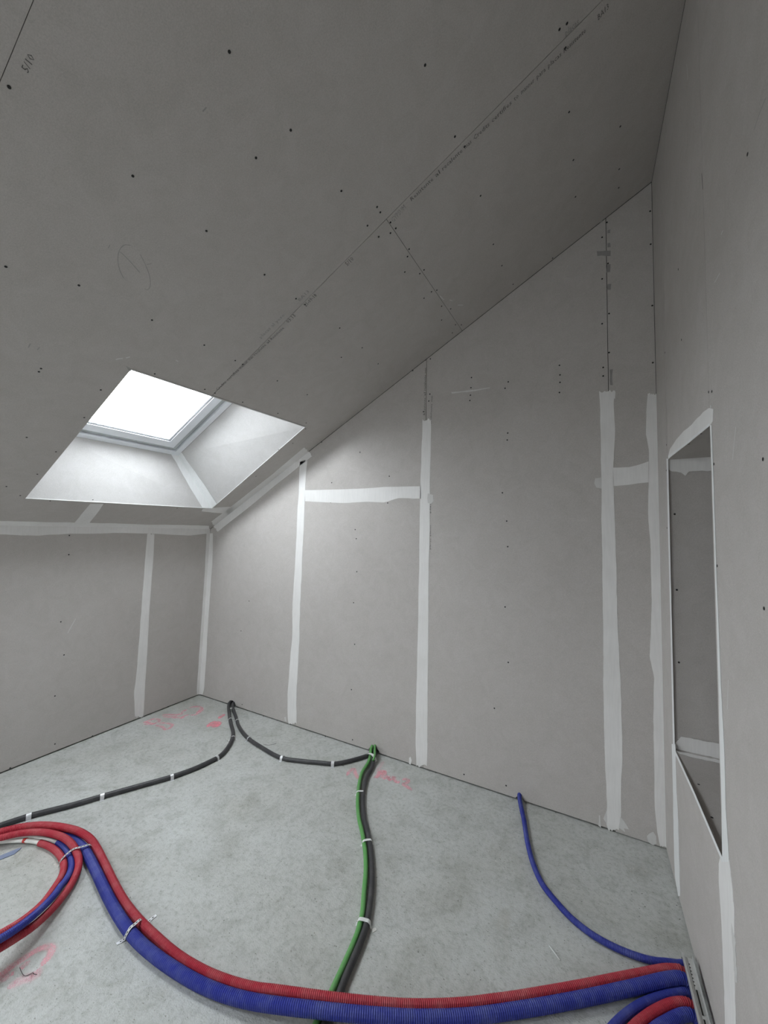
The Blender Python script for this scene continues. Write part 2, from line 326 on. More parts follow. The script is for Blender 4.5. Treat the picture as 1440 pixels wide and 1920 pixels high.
# ------------------------------------------------------------------ roof windows (window_1 is in the picture, added_window_2 and the third are added unseen behind the camera)
def wp(x, y, d): return np.array([x, y, ceil_z(x)])-NC*d
def bar(vs, fs, q, n, t):                       # quad q extruded by t along -n
    v, f = slab([q], n, t); k = len(vs); vs += v; fs += [tuple(i+k for i in a) for a in f]
def ring(name, x0, x1, y0, y1, w, d, t, mat, parent):
    vs, fs = [], []
    for a, b, c, e in ((x0, x1, y0, y0+w), (x0, x1, y1-w, y1), (x0, x0+w*.88, y0+w, y1-w), (x1-w*.88, x1, y0+w, y1-w)):
        bar(vs, fs, [wp(a, c, d), wp(b, c, d), wp(b, e, d), wp(a, e, d)], NC, t)
    me = mesh(name, vs, fs); tidy(me); return link(name, me, mat, parent)
def roof_window(name, op, sh):
    y0, y1, x0, x1 = WY0+sh, WY1+sh, WX0, WX1
    w = empty(name, tuple(wp(x0, (y0+y1)/2, WD)), kind='structure')
    K = dict(parent=w)
    iw = Matrix.Translation(-Vector(w.location))
    def fix(ob): ob.matrix_parent_inverse = iw; return ob
    corner = [wp(x1, y0, WD), wp(x1, y1, WD), wp(x0, y1, WD), wp(x0, y0, WD)]
    cen = sum(corner)/4; opc = sum(op)/4
    for i in range(4):
        j = (i+1) % 4; q = [op[i], op[j], corner[j], corner[i]]
        n = nrm(np.cross(q[1]-q[0], q[3]-q[0])); n = n if n@((cen+opc)/2-sum(q)/4) > 0 else -n
        # quads are not quite flat: two triangles with thickness
        v = [*q, *[p-n*T for p in q]]
        me = mesh('reveal_panel', v, [(0, 1, 2), (0, 2, 3), (4, 6, 5), (4, 7, 6), (0, 4, 5, 1), (1, 5, 6, 2), (2, 6, 7, 3), (3, 7, 4, 0)]); tidy(me)
        fix(link('reveal_panel', me, M['reveal'], w))
    fix(ring('lining_profile', x0-.012, x1+.012, y0-.012, y1+.012, .012, WD-.006, .03, M['gasket'], w))
    fix(ring('lining_profile', x0, x1, y0, y1, .046, WD-.008, .03, M['frame'], w))
    fix(ring('frame', x0+.03, x1-.03, y0+.036, y1-.036, .03, WD+.014, .07, M['gasket'], w))
    fix(ring('frame', x0+.049, x1-.049, y0+.056, y1-.056, .036, WD+.003, .07, M['alu'], w))
    fix(ring('sash', x0+.073, x1-.073, y0+.088, y1-.088, .068, WD-.002, .07, M['frame'], w))
    fix(ring('gasket', x0+.130, x1-.130, y0+.154, y1-.154, .005, WD+.002, .01, M['gasket'], w))
    fix(ring('glazing_bead', x0+.133, x1-.133, y0+.158, y1-.158, .007, WD+.006, .01, M['frame'], w))
    fix(ring('gasket', x0+.139, x1-.139, y0+.165, y1-.165, .004, WD+.008, .01, M['gasket'], w))
    gx0, gx1, gy0, gy1 = x0+.12, x1-.12, y0+.145, y1-.145
    me = mesh('glass_pane', [wp(gx0, gy0, WD+.02), wp(gx1, gy0, WD+.02), wp(gx1, gy1, WD+.02), wp(gx0, gy1, WD+.02)], [(0, 1, 2, 3)])
    fix(link('glass_pane', me, M['glass'], w))
    # roof build-up that closes the shaft around the frame, outside the room
    outer = [wp(x1+.35, y0-.45, WD), wp(x1+.35, y1+.45, WD), wp(x0-.35, y1+.45, WD), wp(x0-.35, y0-.45, WD)]
    fix(plate('roof_flashing', [outer, [wp(x1-.03, y0+.03, WD), wp(x1-.03, y1-.03, WD), wp(x0+.03, y1-.03, WD), wp(x0+.03, y0+.03, WD)]], NC, .02, M['alu'], w, lift=-.092))
    # skylight portal for the renderer
    if SKY_PORTALS:
        ld = bpy.data.lights.new('sky_portal', 'AREA'); ld.shape = 'RECTANGLE'
        ld.size = (x1-x0)/math.cos(math.atan(SL)); ld.size_y = y1-y0; ld.cycles.is_portal = True
        lo = bpy.data.objects.new('sky_portal', ld); COL.objects.link(lo)
        c = wp((x0+x1)/2, (y0+y1)/2, WD+.10)
        xa = nrm([1, 0, SL]); za = -NC; ya = np.cross(za, xa)
        lo.matrix_world = Matrix([[xa[i], ya[i], za[i], c[i]] for i in range(3)]+[[0, 0, 0, 1]])
    return w, iw
win1, iw1 = roof_window('window_1', op1, 0)
roof_window('added_window_2', op2, dy2[1]); roof_window('added_window_3', op3, dy3[1])  # extra roof windows out of view, added to brighten the room

# ------------------------------------------------------------------ joint compound
def jig(n, amp, seed, rough=.5):
    r = random.Random(seed); v = np.zeros(n)
    for k, a in ((3, .5), (8, .8), (20, .55), (50, .3)):
        m = max(2, int(n*k/50)+2); y = [r.uniform(-1, 1) for _ in range(m)]
        v += a*np.interp(np.linspace(0, m-1, n), range(m), y)
    return v*amp
SEED = [100]
def ribbon(pl, pts, parent, mat='comp', amp=1.2, ragged=0, t=.0012, lift=.0012, step=7, name='joint_compound'):
    """pts: (x_left, x_right, y) rows, or ((xa,ya),(xb,yb)) pairs in photo pixels; edges get a knife-worked wobble"""
    SEED[0] += 3
    A, B = [], []
    for p in pts:
        if len(p) == 3: A.append((p[0], p[2])); B.append((p[1], p[2]))
        else: A.append(p[0]); B.append(p[1])
    A, B = np.array(A, float), np.array(B, float)
    mid = (A+B)/2; L = np.concatenate([[0], np.cumsum(np.linalg.norm(np.diff(mid, axis=0), axis=1))])
    n = max(3, int(L[-1]/step)+1); s = np.linspace(0, L[-1], n)
    A = np.stack([np.interp(s, L, A[:, i]) for i in (0, 1)], 1); B = np.stack([np.interp(s, L, B[:, i]) for i in (0, 1)], 1)
    w = (B-A)/np.linalg.norm(B-A, axis=1)[:, None]
    A = A+w*jig(n, amp*.6, SEED[0])[:, None]; B = B+w*jig(n, amp*.6, SEED[0]+1)[:, None]
    px = [tuple(a) for a in A]
    end = []
    def rag(a, b, d):
        m = 9; r = random.Random(SEED[0]+2)
        return [tuple(a+(b-a)*(i/m)+d*r.uniform(-ragged, ragged*.6)) for i in range(1, m)]
    if ragged:
        end = rag(A[-1], B[-1], (A[-1]-A[-2])/np.linalg.norm(A[-1]-A[-2]))
        start = rag(B[0], A[0], (A[0]-A[1])/np.linalg.norm(A[0]-A[1]))
    else: start = []
    loop = px+end+[tuple(b) for b in B[::-1]]+start
    return plate(name, [[P(pl, *p, lift) for p in loop]], PL[pl][1], t, M[mat], parent)
def patch(pl, px, parent, mat='comp', t=.0012, lift=.0014, amp=.8, name='joint_compound'):
    SEED[0] += 3; r = random.Random(SEED[0]); out = []
    for i, p in enumerate(px):
        q = px[(i+1) % len(px)]; d = math.dist(p, q); m = max(1, int(d/8))
        for k in range(m):
            f = k/m; j = amp if k else 0
            out.append((p[0]+(q[0]-p[0])*f+r.uniform(-j, j), p[1]+(q[1]-p[1])*f+r.uniform(-j, j)))
    return plate(name, [[P(pl, *p, lift) for p in out]], PL[pl][1], t, M[mat], parent)
# gable wall
ribbon('back', [(562, 575.5, 864), (561, 573, 898), (560, 572, 930), (557, 570, 964), (553, 566, 1060), (549, 563, 1130), (547, 561, 1200), (543, 558, 1260), (540, 556, 1300), (540, 556, 1335), (541, 556, 1357)], wall_back, amp=1.2, ragged=3)
ribbon('back', [(792, 808, 786), (792, 808, 809), (790, 807.5, 846), (788, 806, 902), (787, 805, 996), (785, 803.5, 1100), (783, 802.5, 1200), (781, 802, 1300), (779, 802, 1400), (781, 800, 1437)], wall_back, amp=1.0, ragged=4)
ribbon('back', [(1124, 1154, 733), (1125, 1151, 752), (1126, 1153, 800), (1126, 1153, 815), (1127, 1149.5, 877), (1127.5, 1152.5, 965), (1130, 1156, 1065), (1130.5, 1157, 1148), (1130.5, 1161.5, 1232), (1132, 1165, 1345), (1133.5, 1167.5, 1424), (1135, 1165, 1457), (1138.5, 1164, 1510), (1135, 1164, 1536), (1140, 1160, 1557)], wall_back, amp=1.4, ragged=4)
ribbon('back', [(1215, 1231, 738), (1211.5, 1232, 770), (1211, 1233, 815), (1216.5, 1233.5, 845), (1217, 1234, 880), (1215, 1237, 965), (1219, 1238, 1015), (1222, 1240.5, 1120), (1220, 1242.5, 1190), (1218, 1243, 1232), (1227, 1244, 1270), (1225, 1246, 1345), (1226, 1247, 1387), (1227.5, 1250, 1514), (1232, 1251, 1560), (1238, 1251.5, 1588)], wall_back, amp=1.0, ragged=3)
ribbon('back', [((572, 919), (572, 940)), ((600, 918.5), (600, 941)), ((640, 917), (640, 943)), ((690, 915), (690, 941)), ((722, 913), (722, 942)), ((745, 912.5), (745, 934)), ((789, 911.5), (789, 935))], wall_back, amp=1.0)
ribbon('back', [((1150, 877), (1150, 911)), ((1180, 876), (1180, 909)), ((1196, 872), (1196, 906)), ((1216, 865), (1216, 904))], wall_back, amp=.8)
patch('back', [(1116, 897), (1128, 895), (1128, 916), (1118, 914), (1114, 906)], wall_back, 'smear')
patch('back', [(802, 925), (812, 928), (813, 940), (808, 945), (802, 943)], wall_back, 'smear')
ribbon('back', [((398, 982), (408, 997)), ((446, 943), (457, 959)), ((516, 887.5), (526, 902)), ((574, 842), (585, 855))], wall_back, 'comp', amp=.9, ragged=2)
ribbon('back', [(389, 399, 1000), (387, 398, 1060), (382, 393, 1120), (375, 388, 1210), (371, 383, 1290), (371, 380, 1302)], wall_back, 'comp', amp=.8)
patch('back', [(1218, 1563), (1225, 1560), (1230, 1568), (1231, 1582), (1224, 1585), (1215, 1578), (1213, 1568)], wall_back, 'smear')
patch('back', [(767, 1421), (770, 1419), (772, 1426), (770, 1434), (767, 1432)], wall_back)
patch('back', [(1163, 1531), (1170, 1540), (1179, 1555), (1170, 1553), (1172, 1560), (1160, 1552)], wall_back, 'smear')
patch('back', [(1123, 1529), (1125, 1529), (1127, 1552), (1122, 1548)], wall_back, 'smear')
patch('back', [(1131, 1535), (1137, 1520), (1138, 1545)], wall_back, 'smear')
patch('back', [(533, 1345), (536, 1344), (537, 1353), (534, 1352)], wall_back, 'smear')
patch('back', [(846, 0+735), (884, 731), (918, 726), (919, 728), (885, 734), (847, 738)], wall_back, 'smear', t=.0003, lift=.0003)
patch('back', [(1147, 742), (1154, 735), (1153, 748)], wall_back)
# knee wall
ribbon('left', [((-60, 980), (-60, 1001)), ((0, 981), (0, 1002)), ((70, 981), (70, 1004)), ((130, 982), (130, 1001)), ((215, 983), (215, 999.5)), ((300, 984), (300, 1001.5)), ((355, 985), (355, 1004)), ((394, 986), (394, 1000))], wall_left, amp=1.0)
ribbon('left', [(276.5, 289.5, 1000), (271, 286, 1060), (267, 281, 1120), (263, 279, 1180), (258, 274, 1250), (252, 271, 1300), (253, 269, 1345)], wall_left, amp=1.2, ragged=3)
ribbon('left', [(387, 399, 1000), (385, 396, 1060), (381, 392, 1120), (375, 386, 1210), (369.5, 380, 1290), (370, 378, 1302)], wall_left, amp=.6)
# slope
ribbon('ceil', [((-60, 976), (-60, 994)), ((0, 977), (0, 995)), ((150, 980), (150, 996)), ((300, 984), (300, 997)), ((392, 986.5), (392, 998))], ceiling, amp=.8)
ribbon('ceil', [((396, 979), (410, 993)), ((450, 937), (462, 952)), ((510, 890), (523, 905)), ((570, 839), (586, 853))], ceiling, amp=.8, ragged=2)
ribbon('ceil', [(169, 194, 945), (152, 180, 965), (139, 167, 981)], ceiling, amp=1)
ribbon('ceil', [((380, 954), (378, 959)), ((405, 952), (405, 962)), ((438, 950), (433, 963))], ceiling, amp=.8)
# right wall and niche
patch('right', [(1252.5, 856), (1256, 842), (1268, 824), (1282, 808), (1296, 797), (1318, 773), (1329, 765), (1337, 767), (1336, 790), (1331.5, 797)], wall_right, 'comp', amp=.8)
ribbon('right', [((1252.5, 855), (1253, 860)), ((1290, 827), (1292, 830)), ((1330, 793), (1331.5, 797.5))], wall_right, 'bead', amp=.2, lift=.0018, name='corner_bead')
ribbon('right', [(1249.5, 1252.5, 860), (1252.5, 1255.5, 1000), (1256.5, 1259, 1150), (1262, 1265, 1404)], wall_right, 'bead', amp=.2, lift=.0018, name='corner_bead')
ribbon('right', [((1263, 1407), (1265, 1405)), ((1300, 1489), (1302, 1486)), ((1352, 1612), (1354.5, 1609))], wall_right, 'bead', amp=.2, lift=.0018, name='corner_bead')
ribbon('right', [(1331, 1333.5, 797), (1335, 1337.5, 900), (1340, 1342.5, 1065), (1343, 1346, 1150), (1347, 1351.5, 1290), (1350, 1358, 1415), (1353, 1360, 1514), (1354, 1366, 1606), (1352, 1366, 1616)], wall_right, 'bead', amp=.3, lift=.0018, name='corner_bead')
ribbon('right', [(1350, 1366, 1606), (1347, 1367, 1618), (1347, 1371, 1654), (1350, 1376, 1700), (1355, 1377, 1785), (1359, 1379, 1919), (1364, 1386, 2080), (1370, 1394, 2300)], wall_right, 'comp', amp=1.2, ragged=2)
patch('right', [(1371, 1730), (1378, 1760), (1380, 1800), (1382, 1842), (1378, 1842), (1375, 1800)], wall_right, 'smear')
ribbon('right', [(1259.5, 1266, 1395), (1262, 1268.5, 1486), (1263, 1272.5, 1570), (1265, 1274, 1640), (1271, 1275, 1680)], wall_right, 'bead', amp=.8)
ribbon('right', [(1331, 1333, 760), (1331, 1333, 795)], wall_right, 'smear', amp=.2)
patch('jamb', [(1252.5, 858), (1300, 856), (1352, 855), (1352, 884), (1334, 882.5), (1292, 884), (1285, 892), (1277, 886), (1260, 884), (1253, 880)], wall_right, 'comp')
patch('jamb', [(1266.5, 1393), (1277, 1381), (1310, 1387), (1372, 1400), (1372, 1427.5), (1266.5, 1405)], wall_right, 'comp')
patch('sill', [(1268, 1407.5), (1372, 1430), (1372, 1436), (1300, 1420), (1275, 1413)], wall_right, 'comp')
# tape in the corner of the roof-window reveal, and its bright bead on the slope
c_lo, c_hi = op1[2], wp(WX0, WY1, WD)
for oth_lo, oth_hi, wlo, whi in ((op1[1], wp(WX1, WY1, WD), .085, .05), (op1[3], wp(WX0, WY0, WD), .10, .06)):
    e0 = nrm(oth_lo-c_lo); e1 = nrm(oth_hi-c_hi)
    n = nrm(np.cross(c_hi-c_lo, e0)); n = n if n@(sum(op1)/4-NC*.2-c_lo) > 0 else -n
    K = 14; aj = jig(K, .006, 5)
    row = [c_lo+(c_hi-c_lo)*(i/(K-1)) for i in range(K)]
    row2 = [row[i]+(e0*(1-i/(K-1))+e1*(i/(K-1)))*(wlo+(whi-wlo)*i/(K-1)+aj[i]) for i in range(K)]
    vs = [p+n*.003 for p in row+row2]; fs = [(i, i+1, K+i+1, K+i) for i in range(K-1)]
    ob = link('joint_compound', mesh('joint_compound', vs, fs), M['bead'], win1); ob.matrix_parent_inverse = iw1
for a, b in ((op1[1], op1[2]), (op1[2], op1[3])):
    d = nrm(b-a); inw = nrm(np.cross(NC, d)); inw = inw if inw@(sum(op1)/4-a) > 0 else -inw
    plate('corner_bead', [[a-inw*.004, b-inw*.004, b+inw*.001, a+inw*.001]], NC, .004, M['bead'], ceiling, lift=.002)

# ------------------------------------------------------------------ scratches, pencil and printed lettering
def stroke3(pts, n, w, lift):
    pts = [np.array(p) for p in pts]; vs = []
    for i, p in enumerate(pts):
        d = nrm(pts[min(i+1, len(pts)-1)]-pts[max(i-1, 0)]); s = np.cross(n, d); vs += [p+s*w/2+n*lift, p-s*w/2+n*lift]
    return vs, [(2*i, 2*i+1, 2*i+3, 2*i+2) for i in range(len(pts)-1)]
def spline(pts, step):
    pts = np.array(pts, float)
    if len(pts) == 2: ext = np.vstack([2*pts[0]-pts[1], pts, 2*pts[1]-pts[0]])
    else: ext = np.vstack([2*pts[0]-pts[1], pts, 2*pts[-1]-pts[-2]])
    out = []
    for i in range(1, len(ext)-2):
        p0, p1, p2, p3 = ext[i-1:i+3]
        # centripetal Catmull-Rom
        t0 = 0; t1 = t0+max(1e-6, np.linalg.norm(p1-p0))**.5; t2 = t1+max(1e-6, np.linalg.norm(p2-p1))**.5; t3 = t2+max(1e-6, np.linalg.norm(p3-p2))**.5
        m = max(2, int(np.linalg.norm(p2-p1)/step*2))
        for t in np.linspace(t1, t2, m, endpoint=False):
            a1 = (t1-t)/(t1-t0)*p0+(t-t0)/(t1-t0)*p1; a2 = (t2-t)/(t2-t1)*p1+(t-t1)/(t2-t1)*p2; a3 = (t3-t)/(t3-t2)*p2+(t-t2)/(t3-t2)*p3
            b1 = (t2-t)/(t2-t0)*a1+(t-t0)/(t2-t0)*a2; b2 = (t3-t)/(t3-t1)*a2+(t-t1)/(t3-t1)*a3
            out.append((t2-t)/(t2-t1)*b1+(t-t1)/(t2-t1)*b2)
    out.append(pts[-1]); out = np.array(out)
    L = np.concatenate([[0], np.cumsum(np.linalg.norm(np.diff(out, axis=0), axis=1))])
    n = max(2, int(L[-1]/step)+1); s = np.linspace(0, L[-1], n)
    return np.stack([np.interp(s, L, out[:, i]) for i in range(out.shape[1])], 1)
def pencil(pl, strokes, parent, mat='pencil', w=.003, lift=.0005, name='pencil_mark'):
    vs, fs = [], []
    for st in strokes:
        p3 = [P(pl, *p) for p in spline(st, 5)]
        v, f = stroke3(p3, PL[pl][1], w, lift); k = len(vs); vs += v; fs += [tuple(i+k for i in a) for a in f]
    return link(name, mesh(name, vs, fs), M[mat], parent)
pencil('ceil', [[(245, 460), (233, 459), (225, 467), (221, 483), (224, 505), (232, 522)], [(263, 477), (273, 497), (281, 520), (281.5, 536), (277, 544), (271, 541)],
                [(225, 472), (238, 484), (250, 497), (262, 511)], [(203, 465), (206, 459)], [(275, 496), (284, 494)]], ceiling, w=.0028)
pencil('ceil', [[(380, 209), (387, 201)], [(70, 656), (74, 651)], [(53, 652), (57, 644)]], ceiling, w=.004)
pencil('right', [[(1436, 184), (1424, 214), (1414, 244)], [(1379, 329), (1383, 311)]], wall_right, w=.003)
pencil('right', [[(1316, 325), (1318, 355)]], wall_right, 'ink', w=.004)
pencil('right', [[(1239, 500), (1242, 600), (1246, 700), (1249, 790), (1250.5, 850)]], wall_right, 'pencil', w=.0025)
pencil('right', [[(1243, 510), (1247, 640), (1250, 760)]], wall_right, 'smear', w=.003, name='scratch')
pencil('right', [[(1374, 862), (1378, 820), (1380, 800)], [(1364, 1330), (1366, 1275)], [(1340, 530), (1350, 512)], [(1352, 440), (1356, 432)], [(1288, 120), (1290, 150)]], wall_right, 'smear', w=.004, name='scratch')
pencil('left', [[(127, 1187), (135, 1172), (142, 1160)]], wall_left, 'smear', w=.004, name='scratch')
pencil('ceil', [[(217, 674), (225, 672), (230, 672)], [(236, 671), (244, 669)], [(330, 675), (334, 678)]], ceiling, 'smear', w=.006, name='scratch')
pencil('ceil', [[(825, 555), (832, 562)], [(843, 562), (848, 564)], [(858, 572), (868, 572)]], ceiling, 'smear', w=.006, name='scratch')
patch('ceil', [(236, 686), (247, 692), (245, 697), (240, 693)], ceiling, 'pencil', t=.0003, lift=.0004, name='smudge')
pencil('back', [[(1131, 404), (1134, 396), (1136, 391)]], wall_back, 'smear', w=.008, name='scratch')
for q in ([(1123, 408), (1129, 408), (1130, 416), (1124, 417)], [(1139, 432), (1144, 430), (1144, 437), (1139, 437)], [(1139, 456), (1144, 455), (1145, 463), (1139, 464)],
          [(1119, 471), (1145, 470), (1145, 480), (1120, 480)], [(1138, 496), (1145, 495), (1144, 510), (1137, 511)], [(1139, 533), (1146, 532), (1145, 543), (1138, 543)], [(1143, 693), (1149, 692), (1149, 722), (1144, 722)]):
    patch('back', q, wall_back, 'inkf', t=.0003, lift=.0004, amp=1.2, name='smudge')

DG = bpy.context.evaluated_depsgraph_get
def lettering(pl, txt, a, b, hpx, parent, mat='ink', lift=.0006):
    """words centred on the photo line a->b, letters hpx high, printed on plane pl"""
    A, B = P(pl, *a), P(pl, *b); n = PL[pl][1]; xa = nrm(B-A); ya = np.cross(n, xa)
    mid = ((a[0]+b[0])/2, (a[1]+b[1])/2); d = np.array([b[0]-a[0], b[1]-a[1]], float); d /= np.linalg.norm(d)
    q = P(pl, mid[0]+d[1]*hpx/2, mid[1]-d[0]*hpx/2)-P(pl, mid[0]-d[1]*hpx/2, mid[1]+d[0]*hpx/2)
    h = abs(q@ya)
    cu = bpy.data.curves.new('lettering', 'FONT'); cu.body = txt; cu.resolution_u = 1
    ob = bpy.data.objects.new('lettering', cu); COL.objects.link(ob); dg = DG()
    me = bpy.data.meshes.new_from_object(ob.evaluated_get(dg)); COL.objects.unlink(ob); bpy.data.objects.remove(ob)
    v = np.array([w.co[:] for w in me.vertices]); lo, hi = v.min(0), v.max(0)
    sx, sy_ = np.linalg.norm(B-A)/(hi[0]-lo[0]), h/.70
    for w in me.vertices:
        w.co = Vector(A+xa*((w.co.x-lo[0])*sx)+ya*((w.co.y-.35)*sy_)+n*lift)
    me.materials.clear()
    return link('lettering', me, M[mat], parent)
lettering('ceil', '5/10', (46, 132), (59, 103), 17, ceiling)
lettering('ceil', '5/10', (649, 496), (661, 483.5), 8, ceiling)
lettering('ceil', '21-09-18', (571, 573), (592, 552), 7, ceiling)
lettering('ceil', '03:13', (538, 604), (552, 590), 7, ceiling)
def words(ws, a, b, h, parent, mat='ink', pl='ceil'):
    tot = sum(len(w) for w in ws)+(len(ws)-1)*1.2; s = 0
    for w in ws:
        f0, f1 = s/tot, (s+len(w))/tot; s += len(w)+1.2
        lettering(pl, w, (a[0]+(b[0]-a[0])*f0, a[1]+(b[1]-a[1])*f0), (a[0]+(b[0]-a[0])*f1, a[1]+(b[1]-a[1])*f1), h, parent, mat)
words(['Credits', 'certifies', 'manner', 'mas', 'recalente', 'al', 'Resistente'], (406, 731), (531, 614), 5, ceiling)
lettering('ceil', 'GYPSUM', (735, 414), (759, 386.5), 9, ceiling, 'inkf')
words(['Resistente', 'al', 'recalente', 'mas', 'Credits', 'certifies', 'to', 'manner', 'para', 'placas', 'Resistente'], (770, 374), (1098, 55), 7, ceiling)
lettering('ceil', 'BA13', (1121, 33), (1141, 10), 8, ceiling)
lettering('ceil', 'placas al yeso', (487, 633), (532, 589), 6, ceiling, 'inkf')
lettering('ceil', 'BA13', (560, 563), (578, 545), 6, ceiling, 'inkf')
lettering('ceil', 'placas', (1060, 62), (1085, 38), 10, ceiling, 'inkf')
words(['Resistente', 'al', 'recalente', 'mas'], (795.5, 778), (797.5, 690), 4, wall_back, pl='back')
words(['Resistente', 'mas'], (807.5, 794), (809.5, 742), 3.2, wall_back, pl='back')
for y0, y1 in ((932, 962), (985, 1005), (1010, 1030)):
    words(['placas'], (806.5, y1), (807, y0), 2.6, wall_back, pl='back')

# ------------------------------------------------------------------ screws
def screws(pl, pts, parent, r=.0048):
    vs, fs = [], []; o, n = PL[pl]; a = nrm(np.cross(n, [.3, .5, .8])); b = np.cross(n, a)
    for x, y in pts:
        c = P(pl, x, y); k = len(vs); m = 10
        for rr, h in ((r, .0004), (r*.9, .001), (r*.35, .0003)):
            vs += [c+n*h+(a*math.cos(2*math.pi*i/m)+b*math.sin(2*math.pi*i/m))*rr for i in range(m)]
        for L in (0, 1): fs += [(k+L*m+i, k+L*m+(i+1) % m, k+(L+1)*m+(i+1) % m, k+(L+1)*m+i) for i in range(m)]
        fs.append(tuple(k+2*m+i for i in range(m)))
    me = mesh('screws', vs, fs); tidy(me); return link('screws', me, M['screw'], parent, kind='stuff')
screws('ceil', [(17, 163), (430, 97), (797, 122), (249, 330), (545, 244), (640, 358), (387, 433), (853, 256), (689, 423), (707, 388), (713, 398), (732, 417), (742, 428), (732, 437), (710, 444),
    (767, 467), (764, 481), (795, 506), (787, 513), (759, 510), (819, 544), (809, 547), (795, 559), (828, 574), (845, 579), (828, 600), (854, 609), (865, 609), (848, 624), (925, 458), (941, 498), (901, 367),
    (962, 533), (1036, 484), (1075, 300), (1079, 369), (1160, 352), (1163, 237), (1067, 210), (1161, 317), (1049, 55), (1063, 44), (1060, 90), (871, 275), (496, 515), (555, 560), (572, 571), (637, 615), (679, 652),
    (709, 682), (718, 738), (576, 740), (520, 714), (455, 754), (384, 730), (403, 737), (441, 676), (455, 683), (383, 647), (285, 600), (148, 535), (77, 691), (73, 697), (290, 701), (189, 731), (158, 783), (105, 847),
    (70, 889), (38, 929), (50, 820), (12, 912), (521, 775), (574, 793), (573, 804), (549, 831), (522, 843), (480, 893), (174, 937), (94, 939), (332, 953), (640, 670), (12, 912), (11, 500), (480, 296)], ceiling)
screws('back', [(798, 675), (807, 673), (774, 695), (749, 707), (806, 739), (804, 752), (794, 772), (884, 708), (883, 727), (882, 741), (881, 751), (953, 716), (947, 728), (1049, 685), (1050, 703), (1050, 717), (1049, 736),
    (952, 812), (951, 825), (942, 924), (950, 977), (952, 1025), (947, 1138), (953, 1242), (927, 1328), (675, 848), (730, 893), (622, 905), (667, 918), (620, 942), (727, 943), (666, 993), (668, 1010), (669, 1072), (663, 1130),
    (665, 1208), (452, 1183), (467, 1127), (659, 1293), (661, 1387), (1129, 445), (1138, 417), (1129, 523), (1129, 607), (1142, 588), (1142, 661), (1131, 689), (1131, 705), (1140, 494), (1219, 396), (1220, 458), (1223, 573),
    (1224, 680), (1149, 880), (454, 1321), (494, 1343), (610, 1381), (718, 1418), (1042, 1525), (949, 1473), (603, 829), (612, 815), (782, 1332), (1147, 748), (870, 1452)], wall_back, .0052)
screws('left', [(103, 1305), (103, 1395), (173, 1380), (315, 1325), (19, 1440), (114, 1166), (120, 1228), (130, 1004), (129, 1040)], wall_left, .0052)
screws('right', [(1431, 861), (1433, 1141), (1345, 1061), (1339, 870), (1335, 834), (1250, 834), (1249.5, 882), (1329, 735), (1335, 734), (1351, 1282), (1272, 505), (1278, 637), (1247, 661), (1402, 289), (1251, 990)], wall_right, .0048)
screws('jamb', [(1265, 964), (1269, 1106), (1273, 1242), (1273, 1388)], wall_right, .0048)
screws('soffit', [(1314, 813), (1291, 832.5)], wall_right, .0048); screws('sill', [(1310, 1471), (1335, 1533)], wall_right, .0048)

# ------------------------------------------------------------------ pipes
def tube(name, path, r, mat, rib=0.0, pitch=.0055, seg=14, step=.012, parent=None, caps=True, **k):
    if rib: step = pitch/2
    p = spline(path, step); n = len(p)
    tg = np.gradient(p, axis=0); tg /= np.linalg.norm(tg, axis=1)[:, None]
    u = np.cross(tg[0], [0, 0, 1.]); u = nrm(u) if np.linalg.norm(u) > 1e-6 else np.array([1., 0, 0])
    vs = []
    ang = np.arange(seg)*2*math.pi/seg
    for i in range(n):
        u = u-tg[i]*(u@tg[i]); u = nrm(u); v = np.cross(tg[i], u)
        rr = r-(rib if i % 2 else 0)
        vs.append(p[i]+np.outer(np.cos(ang), u)*rr+np.outer(np.sin(ang), v)*rr)
    vs = np.concatenate(vs)
    fs = [(i*seg+j, i*seg+(j+1) % seg, (i+1)*seg+(j+1) % seg, (i+1)*seg+j) for i in range(n-1) for j in range(seg)]
    if caps: fs += [tuple(range(seg))[::-1], tuple((n-1)*seg+j for j in range(seg))]
    me = mesh(name, vs, fs)
    return link(name, me, M[mat], parent, smooth=not rib, **k)
def fpath(pts, r):                       # (x, y[, extra height]) photo pixels, resting on the screed
    out = []
    for q in pts:
        z = r+.0008+(q[2] if len(q) > 2 else 0); out.append(F(q[0], q[1], z))
    return out
def into_back(pts, r, px, py, hz):        # start inside the cavity of the gable wall
    a = P('back', px, py); return [np.array([a[0], D+.085, hz+.03]), np.array([a[0], D+.03, hz+.012]), np.array([a[0], D-.01, hz])]+fpath(pts, r)

